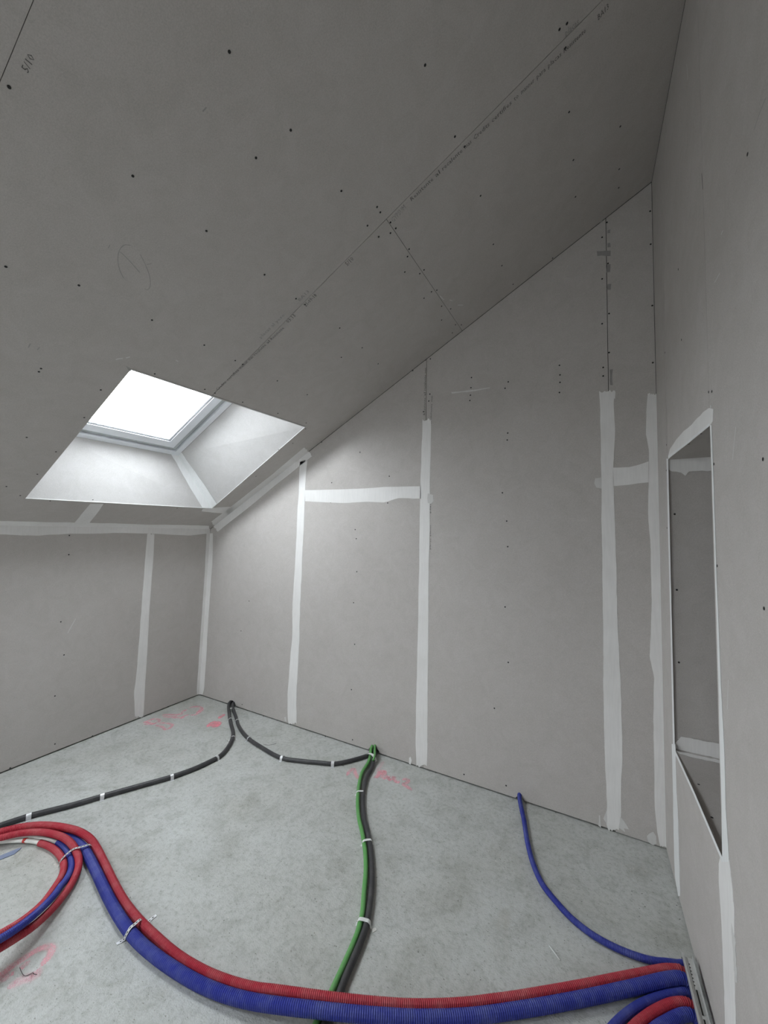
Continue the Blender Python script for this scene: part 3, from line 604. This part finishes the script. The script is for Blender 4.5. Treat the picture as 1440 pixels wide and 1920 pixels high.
QUEUE = []
def pipe(name, path, r, mat, parent=None, **k):      # collected first, so that touching pipes can settle against each other
    QUEUE.append(dict(name=name, p=np.array(path, float), r=r, mat=mat, parent=parent, k=k)); return len(QUEUE)-1
def settle(rounds=90):
    Qs = [q for q in QUEUE if q['parent'] is None]
    for q in Qs:
        q['s'] = spline(q['p'], .018); z = q['s'][:, 2]
        w = ((q['s'][:, 1] < D-.02) & (z > 0) & ((q['s'][:, 0] < .25) | (z > .05))).astype(float)
        q['w'] = np.minimum(1, np.convolve(np.pad(w, 2, mode='edge'), np.ones(5)/5, 'valid'))*w
    for q in Qs: q['b'] = q['s'].copy()
    for it in range(rounds):
        dv = [np.zeros_like(q['s']) for q in Qs]; cn = [np.zeros(len(q['s'])) for q in Qs]
        for i in range(len(Qs)):
            for j in range(i):
                A, B = Qs[i]['s'], Qs[j]['s']; R = Qs[i]['r']+Qs[j]['r']+.0006
                d = A[:, None]-B[None]; L = np.sqrt((d**2).sum(2)); ia, ib = np.nonzero(L < R)
                if not len(ia): continue
                u = d[ia, ib]/np.maximum(L[ia, ib], 1e-6)[:, None]; m = (R-L[ia, ib])[:, None]*u*.5
                np.add.at(dv[i], ia, m); np.add.at(cn[i], ia, 1); np.add.at(dv[j], ib, -m); np.add.at(cn[j], ib, 1)
        for q, v, c in zip(Qs, dv, cn):
            v = v/np.maximum(c, 1)[:, None]
            for _ in range(2): v[1:-1] = .5*v[1:-1]+.25*(v[:-2]+v[2:])
            q['s'] = q['s']+v*q['w'][:, None]*1.3
            if it < rounds-4:
                e = q['s']-q['b']
                for _ in range(3): e[1:-1] = .5*e[1:-1]+.25*(e[:-2]+e[2:])
                q['s'] = q['b']+e*.998
            lo = q['r']+.0006; k = (q['w'] > 0) & (q['s'][:, 2] < lo); q['s'][k, 2] = lo
    built = {}
    for n, q in enumerate(QUEUE):
        built[n] = tube(q['name'], q.get('s', q['p']), q['r'], q['mat'], parent=None if q['parent'] is None else built[q['parent']], **q['k'])
rb = .0148
pipe('black_conduit', into_back([(430, 1341), (433, 1357), (437, 1377), (430.5, 1396), (413, 1417), (393, 1428), (360, 1443), (320, 1457), (267, 1472), (192, 1493), (133, 1510), (55, 1530), (0, 1548), (-90, 1578)], rb, 432, 1325, .03),
     rb, 'black', cat='conduit', label='black conduit curving from the left wall hole off to the left frame edge')
pipe('black_conduit', into_back([(442.5, 1345), (448, 1362), (464, 1383), (492, 1402), (528, 1421), (567, 1427), (600, 1430), (625, 1432), (655, 1427), (683, 1419), (694, 1414.5)], rb*.93, 438.5, 1325, .032)+[np.array([P('back', 697, 1420)[0], D+.07, .045])],
     rb*.93, 'black', cat='conduit', label='black conduit sagging in an arc between the two wall holes')
rg = .0118
gl = [(692, 1428), (679, 1449), (673.6, 1469), (671, 1493), (671, 1516), (673.6, 1538), (680, 1565), (685, 1600), (686, 1633), (683, 1673), (680, 1713), (670, 1753), (650, 1800), (627, 1850), (611, 1884), (592, 1922), (560, 1985)]
pipe('green_conduit', into_back(gl, rg, 698, 1416, .034), rg, 'green', cat='conduit', label='green conduit running down the middle of the floor beside a black one')
bl4 = [(698, 1437), (687, 1458), (681.5, 1485), (680.5, 1510), (683.5, 1536), (689, 1560), (694.5, 1590), (697, 1620), (697, 1660), (692, 1703), (685, 1738), (667, 1785), (648, 1830), (636, 1862), (614, 1911), (582, 1978)]
pipe('black_conduit', into_back(bl4, .0135, 704, 1419, .034), .0135, 'black', cat='conduit', label='black conduit running down the middle of the floor beside the green one')
pipe('green_conduit', [np.array([P('back', 704, 1408)[0]+.01, D+.085, .07]), np.array([P('back', 702, 1412)[0], D+.02, .058]), F(702.5, 1417, .044), F(701, 1423, .036), F(699.5, 1428, .030)], .0085, 'green', cat='conduit',
     label='short green conduit end squeezed between the green and black runs at the middle wall hole')
def dive(pts, r, n=2, dx=0.0):            # run on and drop through the slot beside the wall
    o = [p for p in fpath(pts, r) if p[0] < .246]; d = nrm(o[-1]-o[-2]); y = o[-1][1]+np.clip(d[1]/max(d[0], .3), -.2, .5)*(.254-o[-1][0]); xx = .2845
    return o+[np.array([.254, y, r+.001]), np.array([.268, y, r*.6]), np.array([xx, y, -.02]), np.array([xx, y, -.13])]
pipe('blue_pipe', into_back([(979, 1522), (982, 1535), (985.5, 1558), (989, 1579), (999.5, 1619), (1017.5, 1658.5), (1043, 1691), (1072, 1722), (1108, 1751), (1144, 1772.5), (1187, 1792), (1227, 1805), (1259, 1810)], .0132, 974.5, 1504, .036)
     + [F(1276, 1811, .014), F(1284, 1810.5, .014), np.array([.280, 2.028, .012]), np.array([.290, 2.045, -.02]), np.array([.290, 2.045, -.13])],
     .0132, 'blue', rib=.0012, pitch=.006, cat='pipe', label='thin blue corrugated pipe curving alone from the right wall hole to the floor channel')
red6 = [(-120, 1600, .03), (-60, 1577, .035), (0, 1561, .04), (40, 1552, .042), (77, 1549.5, .042), (113, 1555, .038), (147, 1568.5, .025), (173, 1593, .004), (193, 1623, 0), (213, 1660, 0), (233, 1693, 0), (257, 1723, 0), (287, 1753, 0),
        (333, 1793, 0), (383, 1823, .002), (433, 1843, .006), (480, 1855, .013), (513, 1859, .020), (563, 1866, .027), (625, 1874.5, .029), (690, 1882, .024), (760, 1887.5, .012), (820, 1888, .003), (880, 1885, 0), (920, 1879.5, 0), (963, 1873.5, 0),
        (1028, 1862.5, 0), (1100, 1850, 0), (1173, 1837.5, 0), (1227, 1830, 0), (1270, 1824, 0)]
pipe('red_pipe', dive(red6, .0182), .0182, 'red', rib=.0018, pitch=.0075, cat='pipe', label='long red corrugated pipe sweeping from the loop across the foreground beside a blue one')
blue7 = [(-120, 1608), (-40, 1578), (20, 1561), (60, 1556), (100, 1560), (128, 1571), (147, 1587), (160, 1604), (175, 1627), (192, 1658), (212, 1697), (232, 1730), (256, 1761), (290, 1791), (333, 1820.5), (383, 1848, .002), (433, 1867, .006), (480, 1878, .013),
         (513, 1883, .020), (563, 1889, .027), (630, 1896, .029), (700, 1902, .024), (770, 1906, .012), (830, 1905.5, .003), (880, 1902.5, 0), (920, 1898.5), (963, 1892.5), (1028, 1882.5), (1100, 1870), (1173, 1857), (1227, 1848), (1276, 1840)]
pipe('blue_pipe', dive(blue7, .0218, dx=-.004), .0218, 'blue', rib=.002, pitch=.008, cat='pipe', label='long thick blue corrugated pipe sweeping across the foreground under the red one')
red8 = [(-120, 1608, .03), (-60, 1586, .034), (0, 1571, .036), (40, 1562, .038), (77, 1560, .038), (110, 1566, .034), (131, 1577, .024), (143, 1591, .012), (148, 1608, .004), (146, 1630, .003), (134, 1657, .004), (115, 1684, .012), (92, 1710, .025), (60, 1738, .045), (27, 1760, .065), (-10, 1782, .085), (-110, 1836, .12)]
pipe('red_pipe', fpath(red8, .0165), .0165, 'red', rib=.0016, pitch=.007, cat='pipe', label='red corrugated pipe forming the outer arm of the loop at the left')
blue10 = [(108, 1580, .004), (118, 1586.5, .004), (128, 1597, .003), (134.5, 1610, .003), (136, 1622, .004), (132, 1636, .008), (123, 1651, .018), (113, 1662, .028), (100, 1680, .045), (67, 1713, .075), (33, 1740, .10), (0, 1761, .12), (-100, 1815, .15)]
bp_ = pipe('blue_pipe', fpath(blue10, .0146), .0146, 'blue', rib=.0014, pitch=.0065, cat='pipe', label='blue corrugated pipe inside the left loop with a pale tube at its cut end')
red9 = [(74.5, 1580.5, .001), (90, 1585, .001), (106, 1594, 0), (118, 1606.5, 0), (123.5, 1619, 0), (122.5, 1632, .002), (117, 1645, .006), (108, 1659, .013), (96, 1676, .026), (78, 1697, .045), (40, 1728, .08), (0, 1752, .105), (-100, 1806, .14)]
rp_ = pipe('red_pipe', fpath(red9, .0152), .0152, 'red', rib=.0016, pitch=.007, cat='pipe', label='red corrugated pipe innermost in the left loop with a white tube at its cut end')
pipe('inner_tube', fpath([(78, 1581, .008), (70, 1579, .008), (51, 1576.5, .009), (25, 1576.5, .009), (0, 1578.5, .009), (-60, 1590, .009)], .0095), .0095, 'white', parent=rp_, label='white inner tube')
pipe('tape_wrap', fpath([(50, 1576, .0075), (44, 1576, .0075)], .0108), .0112, 'redtape', parent=rp_, label='red tape wrap')
pipe('inner_tube', fpath([(110, 1581, .006), (100, 1577, .009), (84, 1572.5, .012), (60, 1570, .012), (20, 1573, .012)], .0085), .0085, 'white', parent=bp_, label='pale grey inner tube')
pipe('blue_pipe', dive([(1100, 1990), (1125, 1955), (1155, 1919), (1173, 1902.5), (1202, 1882.5), (1245, 1865), (1280, 1855)], .0145, dx=.004), .0145, 'blue', rib=.0014, pitch=.0065, cat='pipe', label='dark blue pipe curving up from the bottom edge beside the thick blue sweep')
pipe('red_pipe', dive([(1140, 1990), (1165, 1955), (1194, 1921), (1206, 1911), (1231, 1893), (1263, 1878), (1285, 1871)], .0168, dx=.002), .0168, 'red', rib=.0016, pitch=.007, cat='pipe', label='short red corrugated pipe between two blue ones in the bottom right corner')
pipe('blue_pipe', dive([(1170, 2000), (1197, 1960), (1230, 1922), (1245, 1912), (1272, 1897), (1290, 1891)], .0185), .0185, 'blue', rib=.0018, pitch=.0075, cat='pipe', label='blue corrugated pipe lowest in the bottom right corner beside the metal channel')

settle()

# ------------------------------------------------------------------ metal channel over the pipes
def channel():
    zw = .052
    a0, b0 = F(1278, 1791, zw), F(1297, 1795, zw); a1 = F(1313, 1937, zw); b1 = F(1333, 1923, zw)
    ax = nrm(a1-a0); sd = np.array([0, 0, 1.]); sd = np.cross(sd, ax); w = abs((b0-a0)@sd); s = 1 if (b0-a0)@sd > 0 else -1
    sd = sd*s; Lg = np.linalg.norm(a1-a0)+.12
    t = empty('metal_channel', tuple(a0), label='galvanised perforated steel channel lying over the pipes along the right wall', cat='channel')
    up = np.array([0, 0, 1.]); iw = Matrix.Translation(-Vector(t.location))
    def prof(name, pts, mat='zinc', s0=0.0, s1=None):
        s1 = Lg if s1 is None else s1
        th = .0012; n = len(pts); vs = []
        for sgn in (s0, s1):
            for x, z in pts: vs.append(a0+ax*sgn+sd*x+up*z)
            for x, z in pts[::-1]: vs.append(a0+ax*sgn+sd*(x+(th if name == 'flange' else 0))+up*(z+th))
        m = 2*n; fs = [(i, (i+1) % m, m+(i+1) % m, m+i) for i in range(m)]+[tuple(range(m))[::-1], tuple(range(m, 2*m))]
        me = mesh(name, vs, fs); tidy(me); ob = link(name, me, M[mat], t); ob.matrix_parent_inverse = iw; return ob
    prof('web', [(0, 0), (w*.28, 0), (w*.32, -.002), (w*.46, -.002), (w*.5, 0), (w, 0)])
    prof('flange', [(0, .012), (0, 0)]); prof('flange', [(w, .012), (w, 0)])
    prof('lip', [(0, .012), (.006, .011)])
    # perforations: small round holes, then long stamped slots
    vs, fs = [], []
    k = 0; pos = .028
    while pos < .118:
        c = a0+ax*pos+sd*w*.56+up*.0016; m = 8; b = len(vs)
        vs += [c+ax*.0028*math.cos(2*math.pi*i/m)+sd*.0022*math.sin(2*math.pi*i/m) for i in range(m)]; fs.append(tuple(range(b, b+m))); pos += .0135
    me = mesh('perforation', vs, fs); ob = link('perforation', me, M['void'], t, kind='stuff'); ob.matrix_parent_inverse = iw
    for s0 in (.124, .222):
        prof('slot', [(w*.56, .0012), (w*.70, .0012)], 'void', s0, s0+.085)
        prof('slot_rim', [(w*.72, .0012), (w*.77, .004), (w*.8, .0012)], 'zinc', s0, s0+.085)
    return t
channel()

# ------------------------------------------------------------------ straps, clips and ties
def strap(name, pts, w, label, group=None, holes=True, mat='zincd', th=.0008, step=.004, **k):
    p = spline(pts, step); n = len(p); tg = np.gradient(p, axis=0); tg /= np.linalg.norm(tg, axis=1)[:, None]
    vs = []
    flat = nrm(p[-1]-p[0]); side = nrm(np.cross([0, 0, 1.], flat))
    for i in range(n):
        s = side; up = nrm(np.cross(tg[i], s)); up = up if up[2] > 0 else -up
        ww = w/2
        vs += [p[i]-s*ww, p[i]+s*ww, p[i]+s*ww+up*th, p[i]-s*ww+up*th]
    fs = [(4*i+a, 4*i+(a+1) % 4, 4*i+4+(a+1) % 4, 4*i+4+a) for i in range(n-1) for a in range(4)]+[(3, 2, 1, 0), (4*n-4, 4*n-3, 4*n-2, 4*n-1)]
    me = mesh(name, vs, fs); tidy(me); ob = link(name, me, M[mat], None, label=label, cat=k.get('cat', 'strap'), group=group)
    if holes:
        hv, hf = [], []
        q = spline(pts, .0135)
        for i in range(1, len(q)-1):
            t = nrm(q[i+1]-q[i-1]); u = nrm(np.cross(t, side)); u = u if u[2] > 0 else -u; b = len(hv)
            hv += [q[i]+u*(th+.0004)+t*.004*math.cos(2*math.pi*j/8)+side*.0024*math.sin(2*math.pi*j/8) for j in range(8)]; hf.append(tuple(range(b, b+8)))
        link('perforation', mesh('perforation', hv, hf), M['void'], ob, kind='stuff')
    return ob
strap('perforated_strap', [F(218.5, 1770, .002), F(226, 1766, .002), F(232, 1762, .004), F(234.5, 1757, .024), F(239, 1748.5, .042), F(244.5, 1739.5, .0485), F(254, 1732, .0455), F(261, 1725.5, .0425), F(266, 1724, .032), F(268, 1726, .020), F(271, 1731, .003), F(277, 1729, .002), F(285, 1722, .002), F(293, 1716, .002)],
      .013, 'perforated metal strap pinning the red and blue sweep with both tails on the floor')
strap('perforated_strap', [F(110.5, 1622, .002), F(112.5, 1616, .022), F(118, 1608.5, .037), F(128, 1599, .041), F(139, 1591.5, .054), F(148, 1589, .058), F(156, 1587, .056), F(166, 1584, .052), F(171, 1585, .040), F(175, 1592, .004), F(181, 1589, .002), F(189, 1587, .002)],
      .012, 'perforated metal strap tying the bundle at the right of the left loop')
def blob(name, c, r, mat, sq=(1, 1, .6), seed=1, **k):
    import bmesh
    bm = bmesh.new(); bmesh.ops.create_icosphere(bm, subdivisions=2, radius=r); rr = random.Random(seed)
    for v in bm.verts: v.co *= rr.uniform(.82, 1.15)
    me = bpy.data.meshes.new(name)
    for v in bm.verts: v.co = Vector((v.co.x*sq[0], v.co.y*sq[1], v.co.z*sq[2]))+Vector(c)
    bm.to_mesh(me); bm.free(); return link(name, me, M[mat], **k)
blob('nail_plug', F(276.5, 1731, .0085), .0085, 'rust', label='rusty brown plug head on the strap tail beside the red pipe', cat='plug')
def along(px, dirpx, r):           # pipe axis at a photo point, from two pixels
    a, b = F(px[0]-dirpx[0], px[1]-dirpx[1], r), F(px[0]+dirpx[0], px[1]+dirpx[1], r); return F(*px, r), nrm(b-a)
def clip(px, d, r, w, name, label, mat='zincd', feet=.016, group=None, span=0.0, cat='clip'):
    c, ax = along(px, d, r); sd = nrm(np.cross([0, 0, 1.], ax)); R = r+.0022; up = np.array([0, 0, 1.])
    prof = [c+sd*(R+span+feet)+up*(-c[2]+.0012), c+sd*(R+span+.003)+up*(-c[2]+.0012), c+sd*(R+span)]
    m = 10
    for i in range(1, m): 
        a = math.pi*i/m; prof.append(c+sd*((R)*math.cos(a)+(span if i < m/2 else -span if i > m/2 else 0))+up*R*math.sin(a))
    prof += [c-sd*(R+span), c-sd*(R+span+.003)+up*(-c[2]+.0012), c-sd*(R+span+feet)+up*(-c[2]+.0012)]
    vs = []; th = .0012; cc = c
    for p in prof:
        o_ = (p-cc); o_ = o_-ax*(o_@ax); o_ = nrm(o_)*th
        if p[2] < .003: o_ = up*th
        vs += [p-ax*w/2, p+ax*w/2, p+ax*w/2+o_, p-ax*w/2+o_]
    n = len(prof); fs = [(4*i+a, 4*i+(a+1) % 4, 4*i+4+(a+1) % 4, 4*i+4+a) for i in range(n-1) for a in range(4)]+[(3, 2, 1, 0), (4*n-4, 4*n-3, 4*n-2, 4*n-1)]
    me = mesh(name, vs, fs); tidy(me); return link(name, me, M[mat], None, label=label, cat=cat, group=group)
clip((54, 1530.3), (8, -2.6), rb, .024, 'pipe_clip', 'bright steel clip on the left black conduit, the one nearest the left frame edge')
clip((192, 1493), (8, -2.2), rb, .022, 'pipe_clip', 'bright steel clip on the left black conduit, second from the left frame edge')
clip((322, 1456.5), (8, -2.8), rb, .020, 'pipe_clip', 'bright steel clip on the left black conduit, third from the left frame edge')
clip((406, 1421.5), (5, -4), rb, .018, 'pipe_clip', 'steel clip on the left black conduit where it starts to bend up')
clip((437, 1384), (.5, -5), rb, .010, 'pipe_clip', 'narrow clip on the left black conduit at its tight bend')
clip((529, 1421.3), (8, 2), rb*.93, .020, 'pipe_clip', 'bright steel clip at the left end of the sagging conduit’s low run')
clip((624, 1431.8), (8, .2), rb*.93, .022, 'pipe_clip', 'steel clip at the right end of the sagging conduit’s low run')
clip((467, 1385.3), (6, 5), rb*.93, .010, 'pipe_clip', 'narrow clip high on the sagging conduit near the left hole')
clip((445, 1352), (2, 5), rb*.93, .008, 'cable_tie', 'small tie on the sagging conduit just below the left hole', 'tie', cat='tie')
clip((432, 1350), (1, 6), rb, .008, 'cable_tie', 'small tie on the left black conduit just below the left hole', 'tie', cat='tie')
clip((435.5, 1331), (.3, 5), .0148, .009, 'cable_tie', 'pale tie around both conduits at the left wall hole', 'tie', span=.012, cat='tie')
clip((676, 1487.5), (-.3, 6), .0128, .012, 'cable_tie', 'white tie around green and black conduits, topmost on the open floor', 'tie', span=.012, feet=.008, cat='tie')
clip((688.5, 1580), (1.4, 6), .0128, .013, 'cable_tie', 'white tie around green and black conduits, halfway down the floor', 'tie', span=.012, feet=.008, cat='tie')
clip((682.5, 1731), (-2, 7), .0128, .016, 'cable_tie', 'white tie around green and black conduits, lowest before the red pipe', 'tie', span=.013, feet=.008, cat='tie')
strap('cable_tie', [F(686, 1415.5, .006), F(689, 1413.5, .030), F(693, 1413, .052), F(698, 1415, .058), F(702, 1420, .046), F(704.5, 1425, .022), F(705.5, 1428, .004)], .020, 'white tie bundling the conduits at the middle wall hole', holes=False, mat='tie', cat='tie')

# ------------------------------------------------------------------ spray marks on the screed
def spray(strokes, wpx, mat):
    vs, fs, uv = [], [], []
    for li, st in enumerate(strokes):
        p = spline([F(x, y, .0004+.00008*li) for x, y in st], .012); n = len(p)
        mid = p[n//2]; depth = (mid-CO)@FWD; w = wpx*depth/FPX*2.1
        k = len(vs)
        for i in range(n):
            d = nrm(p[min(i+1, n-1)]-p[max(i-1, 0)]); s = np.cross([0, 0, 1.], d); e = min(1, .35+min(i, n-1-i)*.4)
            vs += [p[i]+s*w*e/2, p[i]-s*w*e/2]
        fs += [(k+2*i, k+2*i+1, k+2*i+3, k+2*i+2) for i in range(n-1)]
    me = mesh('spray_paint_mark', vs, fs); ul = me.uv_layers.new(name='UVMap')
    for lp_ in me.loops: ul.data[lp_.index].uv = (lp_.vertex_index % 2, .5)
    return link('spray_paint_mark', me, M[mat], floor)
Z = lambda s, ox, oy, L: [[(ox+x/s, oy+y/s) for x, y in st] for st in L]
spray(Z(7.2, 250, 1300, [[(130, 400), (200, 370), (280, 345), (350, 360), (330, 390), (250, 415), (140, 415)], [(140, 385), (220, 400), (270, 420)], [(300, 430), (380, 450), (450, 490), (530, 430), (470, 405), (400, 400), (350, 395)],
    [(385, 295), (450, 285), (560, 290), (650, 280)], [(400, 310), (500, 320), (600, 300)], [(520, 335), (600, 325), (680, 335)], [(650, 285), (680, 240), (725, 218)], [(640, 345), (700, 300), (750, 290)],
    [(750, 190), (870, 180), (930, 215), (900, 250), (830, 290), (770, 290)], [(850, 270), (940, 200)]]), 4.2, 'pink')
spray(Z(7.2, 250, 1300, [[(1150, 340), (1190, 310), (1235, 280)], [(1000, 455), (1050, 405), (1100, 385), (1160, 395), (1130, 440), (1060, 455)], [(1010, 440), (1150, 410)], [(1090, 390), (1150, 440)]]), 5.5, 'hot')
spray(Z(8.47, 630, 1380, [[(170, 630), (220, 560), (280, 520), (310, 600), (355, 685)], [(600, 660), (660, 630), (700, 560), (770, 570), (710, 620)], [(640, 670), (700, 600), (760, 550), (780, 600), (730, 640), (770, 690)], [(770, 680), (830, 640), (850, 700), (900, 670), (920, 640), (930, 700), (980, 740), (1010, 705)],
    [(1050, 700), (1110, 680), (1150, 710), (1110, 750), (1060, 760), (1120, 800), (1210, 865)]]), 5.0, 'pink')
spray(Z(8.47, 630, 1380, [[(640, 560), (690, 500), (760, 400)]]), 4.0, 'pale')
spray(Z(11.08, 0, 1740, [[(-300, 1060), (0, 980), (200, 830), (400, 690), (600, 560), (800, 440), (950, 390), (1060, 390), (1080, 460), (1020, 590), (930, 690), (850, 800)], [(620, 680), (540, 760), (460, 790), (480, 850)], [(270, 900), (250, 990)]]), 9, 'pink')
spray(Z(11.08, 0, 1740, [[(150, 1240), (350, 1130), (550, 1040), (720, 1000), (850, 820)], [(-200, 1150), (0, 1020), (150, 1080)]]), 13, 'pale')
tube('wire_scrap', [F(37, 1814, .012), F(40.5, 1823, .006), F(45, 1829, .003), F(49, 1829.5, .003), F(57.5, 1826, .004), F(62, 1824, .010), F(63, 1826, .006), F(69, 1827, .003)], .0011, 'wire', seg=6, step=.004,
     cat='wire', label='bent dark wire scrap lying inside the pink sprayed loop')
sl = [F(1030, 1775, .001), F(1050, 1801, .001)]
tube('plastic_sliver', [sl[0]+[0, 0, .003], sl[1]+[0, 0, .0015]], .0022, 'tie', seg=6, step=.02, cat='sliver', label='thin white sliver on the floor below the lone blue pipe')
plate('film_strip', [[F(-30, 1618, .004), F(-30, 1628, .004), F(0, 1611.5, .004), F(27, 1601, .004), F(38, 1591.5, .004), F(40.5, 1588.5, .004), F(30, 1592, .004), F(0, 1604.5, .004)]], (0, 0, 1), .003, M['strip'], None,
      label='flat blue-grey strip lying inside the hose loop at the left frame edge', cat='strip')
plate('plastic_offcut', [[F(697, 1742, .003), F(704, 1739, .003), F(706, 1744, .003), F(699, 1748, .003)]], (0, 0, 1), .0025, M['crumb'], None, label='tiny pale offcut beside the lowest white tie', cat='offcut')

# crumbs and chips
def crumbs(name, spots, mat, smin, smax, seed, fly=0):
    r = random.Random(seed); vs, fs = [], []
    for (x, y, n, sx, sy2) in spots:
        for _ in range(n):
            c = F(x+r.gauss(0, sx), y+r.gauss(0, sy2), 0); s = r.uniform(smin, smax); k = len(vs); a = r.uniform(0, 6.28)
            for dx, dy, dz in ((-1, -.6, 0), (1, -.5, 0), (.7, .8, 0), (-.8, .6, 0), (-.4, -.3, .9), (.5, .2, .7)):
                px, py = dx*s*r.uniform(.7, 1.2), dy*s*.6*r.uniform(.7, 1.2)
                vs.append(c+np.array([px*math.cos(a)-py*math.sin(a), px*math.sin(a)+py*math.cos(a), dz*s*.5]))
            fs += [(k, k+1, k+4), (k+1, k+5, k+4), (k+1, k+2, k+5), (k+2, k+3, k+5), (k+3, k+4, k+5), (k+3, k, k+4)]
    return link(name, mesh(name, vs, fs), M[mat], floor, kind='stuff')
crumbs('plaster_crumbs', [(107, 1620, 9, 4, 3), (158, 1615, 6, 3, 4), (424, 1393, 6, 3, 2), (597, 1411, 2, 2, 2), (775, 1568, 2, 2, 3), (715, 1790, 1, 1, 1), (674, 1725, 7, 3, 5), (991, 1520, 4, 4, 4), (1106, 1577, 2, 9, 4), (1130, 1615, 5, 40, 15), (1187, 1629, 2, 3, 2), (668, 1492, 4, 3, 3),
    (210, 1730, 2, 4, 5), (490, 1590, 4, 150, 60), (850, 1650, 14, 150, 90), (1240, 1612, 8, 8, 8), (1000, 1700, 8, 150, 60), (800, 1445, 5, 20, 3), (870, 1486, 3, 8, 6), (400, 1710, 6, 80, 90), (1235, 1780, 3, 8, 15)], 'crumb', .0016, .0045, 11)
crumbs('dark_chips', [(180, 1588, 3, 4, 2), (240, 1682, 4, 3, 3), (321, 1770, 2, 1, 1), (569, 1478, 1, 1, 1), (425, 1391, 5, 3, 3), (1075, 1747, 1, 1, 1), (1185, 1675, 3, 3, 5), (1258, 1775, 3, 5, 5), (712, 1582, 2, 5, 1), (785, 1785, 2, 1, 1), (700, 1606, 2, 2, 2),
    (785, 1511, 1, 1, 1), (560, 1700, 18, 170, 110), (980, 1690, 30, 150, 90), (1180, 1700, 14, 50, 60), (150, 1700, 6, 60, 60), (955, 1615, 4, 10, 10), (1272, 1690, 4, 3, 10), (445, 1349, 3, 4, 3), (1010, 1887, 2, 8, 3)], 'chip', .0012, .0036, 12)
crumbs('plaster_crumbs', [(107, 1620, 7, 3, 2.5), (157, 1613, 5, 2, 5), (425, 1392, 3, 2, 1.5), (672, 1728, 4, 2, 4)], 'crumb', .005, .009, 21)
# short ends of tie wire sticking out beside the clips
for i, (a, b, c, lab) in enumerate([((444, 1350), (447, 1347), (445, 1352), 'left hole'), ((636, 1433), (645, 1436), (640, 1438), 'right end of the sag')]):
    tube('tie_wire', [F(a[0]-3, a[1], .012), F(*a, .009), F(*b, .004)], .0011, 'wire', seg=6, step=.004, cat='wire', label='short dark tie wire sticking out by the '+lab)
tube('tie_wire', [F(494, 1396, .003), F(505, 1397, .006), F(518, 1394, .003)], .0010, 'wire', seg=6, step=.006, cat='wire', label='thin loose wire on the floor touching the sagging conduit')
